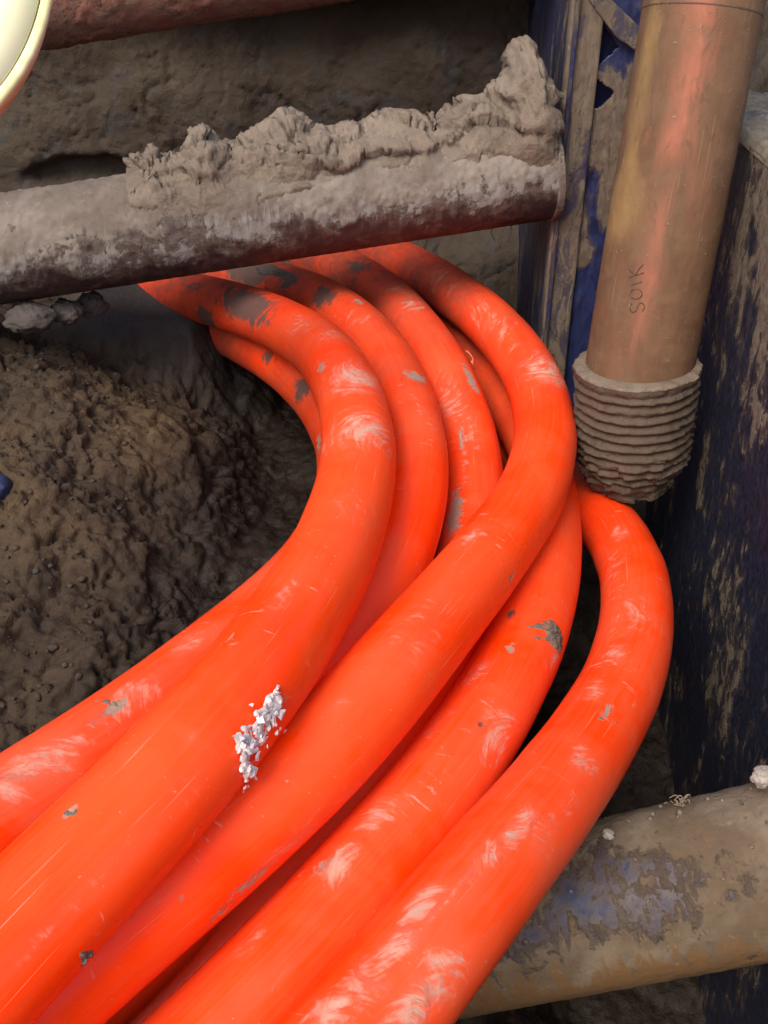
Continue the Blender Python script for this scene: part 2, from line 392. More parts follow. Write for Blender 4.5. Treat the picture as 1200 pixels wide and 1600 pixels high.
# broken earth relief, pushed out along the surface normal
Pz = np.stack([x, y, zz], 1); nr = -gnormals(Pz, len(gy), len(gx)); nr *= np.sign(nr[:, 2:3])
amp = (.95*onb+.50*(1-onb))*(1-.94*clay)
warp = np.stack([fbm(Pz*6+k*9, 3, 27+k) for k in range(3)], 1)*.05
ff, fe = facets((Pz+warp*.8)*np.array([9, 9, 12]), 21)
d = .036*fbm(Pz*6, 5, 24) + .014*ff - .008*sst(.05, 0, fe)
Pz = Pz+nr*(d*amp)[:, None]
wq = np.stack([fbm(Pz*22+k*9, 3, 27+k) for k in range(3)], 1)*.022
ff, fe = facets((Pz+wq)*28, 22); fg, fh = facets((Pz+wq*.5)*58, 23)
vis = .45+.9*sst(-.25, .35, fbm(Pz*4+5, 3, 38))
d = vis*(.0085*ff-.0045*sst(.09, 0, fe)+.0062*fg-.003*sst(.1, 0, fh)+.006*fbm(Pz*30, 5, 25, .62))-.013*sst(.09, .0, np.abs(fbm((Pz+wq)*9, 4, 29)))
Pz = Pz+nr*(d*amp)[:, None]
x, y, zz = Pz[:, 0], Pz[:, 1], Pz[:, 2]+fbm(Pz*90, 2, 26)*.0015
# the pit sides rise to ground level outside the picture
side = np.maximum(sst(-1.12, -1.22, x+fbm(P3*3, 3, 41)*.06), sst(-.62, -.78, y+fbm(P3*3, 3, 42)*.06))
zz = zz*(1-side) + (-.30+fbm(P3*4, 3, 43)*.02)*side
wet = (1-onb)*(1-clay); P3 = np.stack([x, y, zz*0], 1)
wet = np.clip(wet + .85*sst(.20+.10*fbm(P3*8, 3, 53), .06, sdist)*(1-clay), 0, 1)
tan = sst(-.1, .5, fbm(P3*3.2+3, 5, 51, .6)+.12)*sst(.08, .22, sdist)*sst(2.05, 1.9, y)*sst(1.25, 1.6, y)
g = mk('trench_floor', np.stack([x, y, zz], 1), gridfaces(len(gy), len(gx)), M_SOIL, None, dict(wet=wet, clay=clay, tan=tan))
tag(g, kind='structure')

# ------------------------------------------------------------------ back wall of the trench
wx = axis_pts([(-1.6, -.95, .03), (-.95, .45, .0075), (.45, 1.0, .04)]); wz = axis_pts([(-1.35, -1.0, .02), (-1.0, -.3, .0075), (-.3, .25, .03)])  # wall top carried up out of view to cut sky light below
XX, ZZ = np.meshgrid(wx, wz); x, z = XX.ravel(), ZZ.ravel(); Q = np.stack([x, z, np.zeros_like(x)], 1)
yy = 2.62 + .12*(z+1.0) + fbm(Q*2.2, 3, 61)*.09 + .10*sst(-.75, -.95, z)*-1
Q2 = np.stack([x, yy, z], 1)
tool = fbm(Q*np.array([5., 1.6, 1.]), 4, 62)
Q4 = Q2+np.stack([fbm(Q2*7, 3, 95), fbm(Q2*7, 3, 96), fbm(Q2*7, 3, 97)], 1)*.07
yy = yy + 0.018*np.abs(tool) - .004*(clods(Q4, 9, 63)-.4)*sst(-.1, .3, fbm(Q*2+9, 2, 66)) - .004*(clods(Q4, 24, 64)-.4) - .004*(clods(Q4, 60, 67)-.4) - .007*fbm(Q2*np.array([34, 20, 14]), 5, 65, .6) + .007*sst(.06, .0, np.abs(fbm(Q4*8, 4, 69)))
cav = sst(1.0, .55, np.hypot((x+.76)/.20, (z+.765)/.065)+fbm(Q*9, 3, 68)*.35)
yy = yy + .055*cav
w = mk('trench_wall', np.stack([x, yy, z], 1), gridfaces(len(wz), len(wx)), M_WALL)
tag(w, kind='structure')

# ground round the trench: inner rough patch strips and a wide sheet to the horizon
def strip(name, x0, x1, y0, y1, n, m, f, mat):
    X, Y = np.meshgrid(np.linspace(x0, x1, n), np.linspace(y0, y1, m)); x, y = X.ravel(), Y.ravel()
    z = f(x, y); o = mk(name, np.stack([x, y, z], 1), gridfaces(m, n), mat); return tag(o, kind='structure')
def gz(x, y): return -.30 + fbm(np.stack([x, y, x*0], 1)*5, 4, 71)*.025 + .02*clods(np.stack([x, y, x*0], 1), 14, 72)
def gz_right(x, y): return gz(x, y) - .22*sst(.98, .79, x+fbm(np.stack([x, y, x*0], 1)*6, 3, 73)*.05)
strip('ground', .79, 2.2, -1.4, 3.6, 120, 260, gz_right, M_WALL)
strip('ground', -1.6, .80, 2.55, 3.6, 160, 60, lambda x, y: gz(x, y)+.54*sst(2.62, 2.9, y), M_WALL)  # ground behind the wall raised, unseen, to darken the space under the strut
V = []; Fc = []
for (a, b, c, d) in ((-90, -1.25, -90, 90), (2.15, 90, -90, 90), (-1.25, 2.15, 3.55, 90), (-1.25, 2.15, -90, -.8)):
    k = len(V); V += [(a, c, -.335), (b, c, -.335), (b, d, -.335), (a, d, -.335)]; Fc.append((k, k+1, k+2, k+3))
tag(mk('ground', V, Fc, M_WALL, smooth=False), kind='structure')

# ------------------------------------------------------------------ steel panel on the right (inner face with stuck mud)
pan = empty('trench_panel', (.7, .8, -2.0), 'tall dark blue steel trench panel smeared with mud, right of the upright brown pipe', 'trench panel')
py = axis_pts([(-.8, .9, .04), (.9, 2.095, .007)]); pz = axis_pts([(-2.0, -1.3, .02), (-1.3, -.44, .007)])
YY, ZZ = np.meshgrid(py, pz); y, z = YY.ravel(), ZZ.ravel(); Q = np.stack([y*0, y, z], 1)
ms = fbm(Q*np.array([1, 7., 3.])+fbm(Q*9, 3, 80)[:, None]*.5, 5, 81)
m_ = sst(.02, .22, ms)
m2 = sst(.0, .3, fbm(Q*np.array([1, 30., 12.]), 4, 82))
up = sst(-1.05, -.55, z)  # heavier pale mud toward the top also paints in the stronger light there
thick = .0025*m_*(.4+.6*m2) + .002*np.clip(fbm(Q*45, 3, 83), 0, 1)
xx = .6 - thick
mk('panel_face', np.stack([xx, y, z], 1), gridfaces(len(pz), len(py)), M_PANEL, pan, dict(mud=np.clip(.28*m_+.25*m2+.34*up+.04+.25*(fbm(Q*3, 2, 88)), 0, 1)))
b_, f_ = boxv((.6005, -.8, -2.0), (.785, 2.094, -.443)); bevel(mk('panel_body', b_, f_, M_POST, pan, smooth=False), .006)
tx = np.linspace(.597, .79, 30); ty = np.linspace(.6, 2.09, 220); TX, TY = np.meshgrid(tx, ty); q = np.stack([TX.ravel(), TY.ravel(), TX.ravel()*0], 1)
edge = sst(.597, .603, q[:, 0])*sst(.79, .784, q[:, 0])
q[:, 2] = -.4465 + edge*(.010+.012*np.clip(fbm(q*9, 4, 84)+.2, 0, 1)+.008*clods(q, 25, 85))
mk('panel_top', q, gridfaces(220, 30), M_SHELF, pan)

# ------------------------------------------------------------------ corner post behind the brown pipe
post = empty('corner_post', (.48, 2.4, -2.0), 'tall dark blue steel post with recessed braced face, left of the upright brown pipe', 'steel post')
def pbox(name, lo, hi, mat, par=post, bw=.004):
    v, f = boxv(lo, hi); o = mk(name, v, f, mat, par, smooth=False); bevel(o, bw); return o
pbox('side_plate', (.345, 2.101, -2.0), (.365, 2.85, -.05), M_POST)
pbox('flange', (.343, 2.07, -2.0), (.405, 2.0985, -.05), M_POSTMUD)
pbox('flange_lip', (.349, 2.058, -2.0), (.357, 2.0685, -.05), M_POST, bw=.002)
pbox('back_plate', (.366, 2.135, -2.0), (.60, 2.16, -.05), M_POSTBLUE)
pbox('flange', (.575, 2.099, -2.0), (.60, 2.134, -.05), M_POSTMUD)
def slab(name, pts, y0, y1, mat, par=post, bw=.003):          # plate cut to an outline in the X-Z plane
    n = len(pts); V = [(a, y0, b) for a, b in pts]+[(a, y1, b) for a, b in pts]
    F_ = [tuple(range(n)), tuple(range(2*n-1, n-1, -1))]+[(i, i+n, (i+1) % n+n, (i+1) % n) for i in range(n)]
    o = mk(name, V, [f[::-1] for f in F_], mat, par, smooth=False); bevel(o, bw); return o
def xz(u, v, yp):                                            # outline point on the plane Y = yp
    yv = (v-800)/1600; d = yp/(CP-SP*yv); p = at(u, v, d); return (p[0], p[2])
slab('brace', [xz(910, -12, 2.07), xz(942, -14, 2.07), xz(1010, 52, 2.07), xz(1000, 84, 2.07), xz(962, 58, 2.07)], 2.066, 2.082, M_POSTMUD)
fx = np.linspace(.4055, .5745, 70); fz = axis_pts([(-2.0, -1.0, .01), (-1.0, -.05, .0025)])
FX, FZ = np.meshgrid(fx, fz); q = np.stack([FX.ravel(), FZ.ravel()*0, FZ.ravel()], 1)
def inside(pts, poly):
    c = np.zeros(len(pts), bool); n = len(poly)
    for i in range(n):
        (x1, z1), (x2, z2) = poly[i], poly[(i+1) % n]
        h_ = ((z1 > pts[:, 2]) != (z2 > pts[:, 2])) & (pts[:, 0] < (x2-x1)*(pts[:, 2]-z1)/(z2-z1+1e-12)+x1); c ^= h_
    return c
qn = q+np.stack([fbm(q*26, 3, 90)*.007, q[:, 0]*0, fbm(q*26, 3, 91)*.007], 1)
hole = inside(qn, [xz(918, 14, 2.1), xz(966, 70, 2.1), xz(938, 97, 2.1), xz(930, 104, 2.1), xz(912, 106, 2.1)]) | inside(qn, [xz(909, 126, 2.1), xz(932, 124, 2.1), xz(956, 142, 2.1), xz(946, 158, 2.1), xz(930, 165, 2.1), xz(909, 172, 2.1)])
md = sst(-.12, .30, fbm(q*np.array([9, 1, 5]), 4, 92)+.55*np.exp(-((q[:, 2]+.52)/.16)**2)-.12)
q[:, 1] = 2.098-.004*md-.004*np.clip(fbm(q*40, 4, 93), 0, 1)*md
F_ = gridfaces(len(fz), len(fx)); F_ = F_[~hole[F_].any(1)]
fp = mk('front_plate', q, F_, M_PLATE, post, dict(mud=np.clip(md*.9+.05, 0, 1))); s_ = fp.modifiers.new('thickness', 'SOLIDIFY'); s_.thickness = .009; s_.offset = 1
# ------------------------------------------------------------------ struts
def tube_grid(C, R, na, seed=0, disp=None):
    T, N, B = frames(C); n = len(C); th = np.linspace(0, 2*np.pi, na, endpoint=False)
    D = N[:, None]*np.cos(th)[None, :, None] + B[:, None]*np.sin(th)[None, :, None]
    r = np.full((n, na), R) if disp is None else disp(C, D, th)
    V = C[:, None]+D*r[..., None]
    s = np.r_[0, np.cumsum(np.linalg.norm(np.diff(C, axis=0), axis=1))]
    suv = np.stack([np.repeat(s, na), np.tile(th*R, n), np.zeros(n*na)], 1)
    return V.reshape(-1, 3), D.reshape(-1, 3), suv, gridfaces(n, na, True, True)

def strut(label, a, b, R, mat, seed, n=260, na=110, bumpy=.004, upbias=.35, mudmul=1., spots=None):
    root = empty('steel_strut', np.array(a)*.5+np.array(b)*.5-[0, 0, R], label, 'strut', 'round steel struts across the trench')
    st = {}
    def disp(C, D, th):
        P = (C[:, None]+D*R).reshape(-1, 3); up = D.reshape(-1, 3)[:, 2]
        f = fbm(P*np.array([10, 14, 14.]), 5, seed); m = sst(-.50, .40, f*.8 + .45*fbm(P*38, 4, seed+9, .6) + upbias*(up-.05))
        st['mud'] = np.clip(m*.85+.1+.15*fbm(P*40, 3, seed+4), 0, 1)*mudmul if spots is None else spots(P, D.reshape(-1, 3), C)
        st['tone'] = np.clip(.5-up*1.0+.4*fbm(P*8, 3, seed+6), 0, 1)
        h = m*bumpy*(.5+1.2*clods(P, 60, seed+1)) + .0012*fbm(P*70, 3, seed+2)
        return R+h.reshape(len(C), len(th))
    V, D, suv, F_ = tube_grid(cyl_axis(a, b, n), R, na, seed, disp)
    mk('strut_tube', V, F_, mat, root, dict(mud=st['mud'], tone=st['tone'], suv=suv))
    return root
A2, B2 = at(-250, 430, 1.96), at(858, 263, 2.075)
dir2 = (B2-A2)/np.linalg.norm(B2-A2)
mid = strut('mud covered round steel strut passing over the far ends of the orange ducts', A2, B2, .1, M_STRUT, 100, 300, 120, .0045, .75)
# end plate against the post
C = cyl_axis(B2-dir2*.012, B2+dir2*.004, 2); V, D, suv, F_ = tube_grid(C, .104, 40)
F_ = [tuple(f) for f in F_]+[tuple(range(40)), tuple(range(79, 39, -1))]; bevel(mk('end_plate', V, F_, M_STRUT, mid, dict(mud=np.full(len(V), .6), tone=np.full(len(V), .0), suv=suv), smooth=False), .003)
A3, B3 = at(-150, 20, 1.98), at(930, -150, 2.02)
top = strut('rusty brown strut along the top edge of the view, above the mud covered strut', A3, B3, .1, M_STRUT3, 130, 200, 90, .005, .15)
A4, B4 = at(330, 1538, 1.46), at(1330, 1331, 1.225)
def low_spots(P, D, C):
    v = D@np.array([0, -SP, -CP])*-1                        # height round the tube as seen from above
    k = (P-A4)@((B4-A4)/np.linalg.norm(B4-A4))/np.linalg.norm(B4-A4)
    blue = np.exp(-((v-.10-.5*fbm(P*6, 3, 500))/.42)**2)*sst(.36, .46, k)*sst(.92, .62, k+.1*fbm(P*5, 2, 501))
    return np.clip(.84-.78*blue*(.62+1.3*fbm(P*12, 4, 502, .6))+.12*fbm(P*18, 3, 503), 0, 1)
low = strut('blue grey mud stained strut under the ducts at bottom right', A4-(B4-A4)*.85, B4, .1, M_STRUT2, 160, 300, 130, .0012, .12, 1., low_spots)
d4 = (B4-A4)/np.linalg.norm(B4-A4)
# thin pale strip along its lower side
cam_n = np.array([0, -.35, -.94]); cam_n -= d4*np.dot(cam_n, d4); cam_n /= np.linalg.norm(cam_n)
def low_side(C):
    return C + cam_n*.1005
C = low_side(cyl_axis(A4+d4*.05, B4-d4*.02, 120)); V, D, suv, F_ = tube_grid(C, .0035, 8, 0, lambda C, D, th: .0035+.001*fbm((C[:, None]+D*.01).reshape(-1, 3)*60, 2, 5).reshape(len(C), len(th)))
mk('pale_strip', V, F_, M_STRIP, low)

# heaped mud on the middle strut: height of the heap's ridge along the strut
T2 = dir2; s_len = np.linalg.norm(B2-A2)
def s_of(u):                                                # run along the strut seen at bearing u
    k = np.linspace(0, 1, 400); p = A2+(B2-A2)*k[:, None]; d = p[:, 1]*CP - p[:, 2]*SP
    uu = 600+1600*p[:, 0]/d; return float(np.interp(u, uu, k))*s_len
crest = [(195,300),(214,284),(226,258),(240,243),(262,234),(300,240),(325,214),(345,209),(378,230),(400,222),(440,212),(478,198),(500,211),(540,214),(575,208),(610,193),(640,183),(662,183),(680,196),(705,182),(722,173),(735,158),(760,157),(785,146),(800,122),(815,95),(830,86),(842,95),(852,112),(860,138)]
prof = [(150, 0)]+[(u, max(.002, (430-(u+250)*.1507-79-v)/640)) for u, v in crest]
ps = np.array([s_of(u) for u, _ in prof]); ph = np.array([h for _, h in prof])
ns, na = 330, 96
sv = np.linspace(s_of(140), s_len-.004, ns); th = np.linspace(-1.95, 1.95, na)          # angle from straight up, + = away from the viewer
side_v = np.cross(T2, [0, 0, 1.]); side_v /= np.linalg.norm(side_v); upv = np.cross(side_v, T2)
if side_v[1] > 0: away = side_v
else: away = -side_v
S, TH = np.meshgrid(sv, th, indexing='ij')
hh = np.interp(S.ravel(), ps, ph); thr = TH.ravel()
base = A2+T2*S.ravel()[:, None]; dirv = upv*np.cos(thr)[:, None]+away*np.sin(thr)[:, None]
P = base+dirv*.1
wobe = fbm(P*9, 4, 200)*.5
front = -1.12 - .5*np.clip(hh/.2, 0, 1)                       # how far the heap hangs down the near side
fall = sst(0, 1, np.clip((thr-front+wobe*.55)/.75, 0, 1))*sst(1.9, .6, thr+wobe*.3)
ridge = np.exp(-((thr-.12)/np.where(thr > .12, 1.1, .98))**2)
V = base+dirv*(.1+fall*hh*ridge*.92-.006*(1-fall))[:, None]
def out_n(V):
    n = gnormals(V, ns, na); return n*np.sign((n*dirv).sum(1))[:, None]
am = fall*sst(0, .03, hh)*(.30+.70*ridge)*(1-.55*sst(.07, .14, hh))
wp = np.stack([fbm(V*8+k*7, 3, 210+k) for k in range(3)], 1)*.06
ff, fe = facets((V+wp*.5)*np.array([5, 11, 22]), 203, 1.0, .7)
d = .030*ff - .014*sst(.04, .0, fe) + .014*fbm(V*8, 3, 214, .5) - .018*sst(.05, .0, np.abs(fbm(V*5+wp, 3, 215)))
V = V+out_n(V)*(d*am)[:, None]
ff, fe = facets((V+wp*.4)*np.array([15, 26, 42]), 204, 1.0, .8)
d = .008*ff - .0040*sst(.05, .0, fe) + .002*fbm(V*34, 4, 206, .55)
V = V+out_n(V)*(d*am)[:, None]
ff, fe = facets(V*60, 205)
V = V+out_n(V)*((.0035*ff-.0015*sst(.1, 0, fe)+.002*fbm(V*110, 3, 207))*am)[:, None]
hp = mk('mud_heap', V, gridfaces(ns, na, False, True), M_DRYMUD)
tag(hp, 'long heap of cracked grey brown mud lying on top of the middle strut', 'mud heap')

# ------------------------------------------------------------------ orange ducts
DUCTS={
'A':[ (-0.374,0.326,-0.733),(-0.333,0.397,-0.725),(-0.290,0.466,-0.717),(-0.246,0.533,-0.710),(-0.204,0.601,-0.706),(-0.168,0.672,-0.707),(-0.136,0.747,-0.713),(-0.110,0.827,-0.724),(-0.088,0.909,-0.736),(-0.069,0.992,-0.748),(-0.055,1.076,-0.758),(-0.044,1.162,-0.764),(-0.038,1.248,-0.767),(-0.039,1.334,-0.769),(-0.047,1.420,-0.771),(-0.055,1.477,-0.775),(-0.072,1.561,-0.783),(-0.093,1.643,-0.793),(-0.118,1.724,-0.806),(-0.148,1.803,-0.820),(-0.184,1.878,-0.834),(-0.224,1.952,-0.849),(-0.268,2.022,-0.863),(-0.316,2.090,-0.878),(-0.366,2.156,-0.893),(-0.420,2.221,-0.908),(-0.476,2.284,-0.924),(-0.535,2.347,-0.942),(-0.594,2.410,-0.960),(-0.655,2.472,-0.979),(-0.715,2.534,-1.000) ],
'B':[ (-0.451,0.506,-0.753),(-0.414,0.567,-0.769),(-0.375,0.628,-0.784),(-0.336,0.689,-0.798),(-0.299,0.752,-0.812),(-0.263,0.816,-0.825),(-0.229,0.881,-0.838),(-0.197,0.948,-0.852),(-0.166,1.015,-0.866),(-0.139,1.083,-0.881),(-0.117,1.151,-0.897),(-0.099,1.220,-0.912),(-0.084,1.290,-0.925),(-0.072,1.361,-0.935),(-0.064,1.433,-0.942),(-0.062,1.481,-0.944),(-0.064,1.554,-0.946),(-0.073,1.626,-0.947),(-0.089,1.697,-0.949),(-0.110,1.767,-0.951),(-0.135,1.836,-0.955),(-0.165,1.903,-0.959),(-0.197,1.969,-0.965),(-0.233,2.034,-0.972),(-0.270,2.097,-0.980),(-0.310,2.159,-0.989),(-0.350,2.219,-0.998),(-0.392,2.278,-1.008),(-0.435,2.334,-1.018),(-0.478,2.388,-1.028),(-0.521,2.442,-1.038) ],
'D':[ (-0.390,0.377,-0.836),(-0.326,0.453,-0.829),(-0.259,0.528,-0.821),(-0.189,0.602,-0.814),(-0.121,0.676,-0.807),(-0.060,0.754,-0.804),(-0.009,0.835,-0.807),(0.035,0.921,-0.818),(0.076,1.007,-0.833),(0.116,1.092,-0.848),(0.155,1.178,-0.863),(0.192,1.264,-0.877),(0.227,1.350,-0.888),(0.256,1.440,-0.895),(0.278,1.534,-0.899),(0.287,1.597,-0.899),(0.291,1.694,-0.896),(0.285,1.790,-0.893),(0.269,1.886,-0.891),(0.245,1.982,-0.890),(0.217,2.076,-0.892),(0.184,2.169,-0.896),(0.147,2.260,-0.901),(0.105,2.350,-0.906),(0.059,2.438,-0.912),(0.007,2.523,-0.919),(-0.051,2.605,-0.929),(-0.114,2.684,-0.940),(-0.183,2.759,-0.952),(-0.256,2.830,-0.964),(-0.332,2.899,-0.977) ],
'C':[ (-0.460,0.474,-1.053),(-0.389,0.521,-1.015),(-0.321,0.571,-0.982),(-0.257,0.626,-0.953),(-0.201,0.689,-0.929),(-0.156,0.761,-0.913),(-0.120,0.841,-0.904),(-0.087,0.924,-0.900),(-0.052,1.008,-0.896),(-0.019,1.094,-0.893),(0.010,1.182,-0.889),(0.032,1.273,-0.885),(0.046,1.366,-0.880),(0.051,1.460,-0.875),(0.047,1.555,-0.871),(0.041,1.618,-0.869),(0.025,1.712,-0.866),(0.002,1.805,-0.864),(-0.026,1.895,-0.865),(-0.060,1.984,-0.870),(-0.099,2.070,-0.877),(-0.143,2.154,-0.887),(-0.191,2.234,-0.900),(-0.244,2.310,-0.914),(-0.302,2.382,-0.928),(-0.366,2.449,-0.943),(-0.433,2.513,-0.957),(-0.502,2.575,-0.970),(-0.572,2.636,-0.984),(-0.642,2.696,-0.997),(-0.713,2.756,-1.010) ],
'G':[ (-0.398,0.509,-1.143),(-0.314,0.567,-1.101),(-0.233,0.630,-1.063),(-0.157,0.698,-1.029),(-0.089,0.771,-1.002),(-0.030,0.850,-0.984),(0.019,0.934,-0.976),(0.058,1.021,-0.977),(0.089,1.110,-0.981),(0.113,1.199,-0.987),(0.132,1.290,-0.991),(0.146,1.380,-0.991),(0.156,1.471,-0.984),(0.159,1.562,-0.972),(0.156,1.652,-0.956),(0.149,1.712,-0.944),(0.132,1.801,-0.926),(0.110,1.890,-0.912),(0.084,1.978,-0.904),(0.056,2.067,-0.900),(0.025,2.156,-0.900),(-0.010,2.243,-0.903),(-0.049,2.328,-0.908),(-0.095,2.411,-0.914),(-0.147,2.490,-0.923),(-0.205,2.565,-0.934),(-0.267,2.637,-0.946),(-0.333,2.705,-0.959),(-0.404,2.769,-0.971),(-0.478,2.830,-0.982),(-0.553,2.889,-0.992) ],
'E':[ (-0.268,0.397,-0.948),(-0.206,0.462,-0.939),(-0.144,0.527,-0.930),(-0.084,0.594,-0.921),(-0.028,0.662,-0.912),(0.024,0.734,-0.910),(0.071,0.810,-0.915),(0.113,0.889,-0.925),(0.151,0.971,-0.937),(0.186,1.055,-0.949),(0.216,1.141,-0.962),(0.241,1.230,-0.975),(0.262,1.320,-0.988),(0.278,1.411,-1.000),(0.290,1.501,-1.010),(0.296,1.562,-1.016),(0.300,1.653,-1.023),(0.298,1.745,-1.027),(0.288,1.838,-1.029),(0.272,1.933,-1.029),(0.252,2.028,-1.027),(0.227,2.122,-1.024),(0.197,2.216,-1.021),(0.161,2.308,-1.017),(0.120,2.399,-1.016),(0.075,2.490,-1.018),(0.026,2.578,-1.023),(-0.028,2.664,-1.030),(-0.089,2.746,-1.037),(-0.155,2.823,-1.045),(-0.224,2.899,-1.053) ],
'F':[ (-0.114,0.351,-0.838),(-0.061,0.413,-0.833),(-0.009,0.476,-0.833),(0.039,0.542,-0.840),(0.084,0.608,-0.854),(0.128,0.676,-0.872),(0.170,0.743,-0.894),(0.210,0.811,-0.916),(0.249,0.880,-0.938),(0.287,0.951,-0.957),(0.322,1.023,-0.974),(0.352,1.098,-0.988),(0.377,1.175,-1.000),(0.396,1.254,-1.013),(0.409,1.334,-1.027),(0.413,1.388,-1.038),(0.415,1.469,-1.055),(0.408,1.549,-1.072),(0.395,1.629,-1.090),(0.375,1.708,-1.107),(0.350,1.786,-1.122),(0.321,1.861,-1.135),(0.288,1.934,-1.147),(0.251,2.006,-1.158),(0.211,2.076,-1.169),(0.168,2.145,-1.180),(0.123,2.213,-1.193),(0.077,2.279,-1.207),(0.029,2.343,-1.222),(-0.020,2.408,-1.237),(-0.069,2.472,-1.253) ],
}

R = .055
LAB = {
 'A': ('thickest looking orange duct at lower left carrying the crumpled white scrap', .26),
 'B': ('orange duct at far lower left edge, half hidden under the duct with the white scrap', .6),
 'C': ('orange duct with dark muddy far end, lying second from the left in the upper bend', .4),
 'D': ('long orange duct on top of the bend, crossing over others beside the ribbed coupling', .3),
 'E': ('orange duct with the torn grey mud flake, between the top duct and the outermost duct', .4),
 'F': ('outermost orange duct at right, streaked with pale mud and crossing the blue grey strut', .5),
 'G': ('dusty grey sided orange duct, third from the left in the upper bend', .5),
}
# stains: (duct, bearing u, v, half length along, half width across in image units, kind, strength)
ST = [('A',385,474,90,30,2,1.1),('A',322,498,30,22,2,.95),('A',300,452,30,12,2,.5),('A',470,505,45,20,0,.5),('A',553,588,52,40,0,1.0),('A',566,668,52,46,0,1.05),('A',500,572,26,14,1,.6),('A',520,520,40,25,0,.5),
 ('A',355,1000,20,10,1,.6),('A',440,930,60,12,0,.5),('A',112,1264,20,10,1,.85),('A',132,1496,18,16,1,.85),('A',250,1300,130,10,0,.45),('A',90,1440,120,10,0,.45),('A',440,1100,40,20,0,.4),('A',300,1160,14,8,0,.6),('A',560,800,60,30,0,.35),
 ('B',60,1195,100,24,0,.9),('B',205,1085,60,22,0,.9),('B',178,1103,40,10,1,.9),('B',300,1000,40,15,0,.6),('B',20,1230,60,26,0,.7),('B',470,610,26,18,2,.9),('B',420,560,40,16,2,.5),('B',500,690,30,12,1,.6),
 ('C',385,425,62,24,2,1.1),('C',450,436,30,18,2,.8),('C',505,462,40,22,2,.75),('C',560,505,40,20,0,.5),('C',650,588,22,18,1,.75),('C',655,640,60,18,0,.4),('C',560,470,14,8,1,.7),
 ('G',712,800,60,16,1,.9),('G',725,700,90,8,1,.6),('G',738,596,36,9,1,.95),('G',640,470,60,24,0,.6),('G',560,415,40,20,2,.6),('G',700,620,60,20,0,.6),('G',735,680,40,20,0,.5),
 ('D',856,578,44,34,0,1.1),('D',770,500,80,22,0,.55),('D',700,440,70,22,0,.5),('D',738,838,34,14,0,.8),('D',800,905,16,6,1,.7),('D',650,960,120,14,0,.4),('D',390,1378,70,16,1,.62),('D',450,1320,70,16,0,.7),('D',330,1440,60,14,1,.5),('D',530,1105,18,10,0,.6),('D',660,1010,60,20,0,.4),('D',280,1410,10,18,1,.4),
 ('E',780,1150,48,22,0,1.0),('E',745,1050,34,14,0,.7),('E',800,958,14,9,2,.8),('E',797,1010,18,8,1,.85),('E',525,1350,44,20,0,1.0),('E',505,1352,24,12,1,.8),('E',592,1275,44,18,0,.85),('E',385,1475,32,14,0,.7),('E',860,1030,40,20,0,.5),('E',680,1130,40,18,0,.5),('E',620,1420,30,14,0,.5),('E',430,1530,50,14,0,.5),('E',750,1130,8,6,2,.8),
 ('F',912,1190,38,20,0,1.1),('F',960,1020,30,14,0,.8),('F',948,1112,44,10,1,.8),('F',925,1080,30,14,0,.8),('F',690,1532,50,32,0,1.35),('F',640,1580,60,24,0,1.0),('F',600,1495,60,22,0,1.0),('F',520,1590,80,34,0,1.1),('F',812,1290,60,14,0,.9),('F',760,1345,50,12,0,.8),('F',655,1420,50,16,0,.9),('F',970,832,24,14,0,.8),('F',985,960,60,30,0,.55),('F',850,1310,40,20,0,.5),('F',955,890,50,20,0,.5),('F',890,1260,60,16,0,.5),('F',700,1400,100,5,0,.6)]
DU = {}
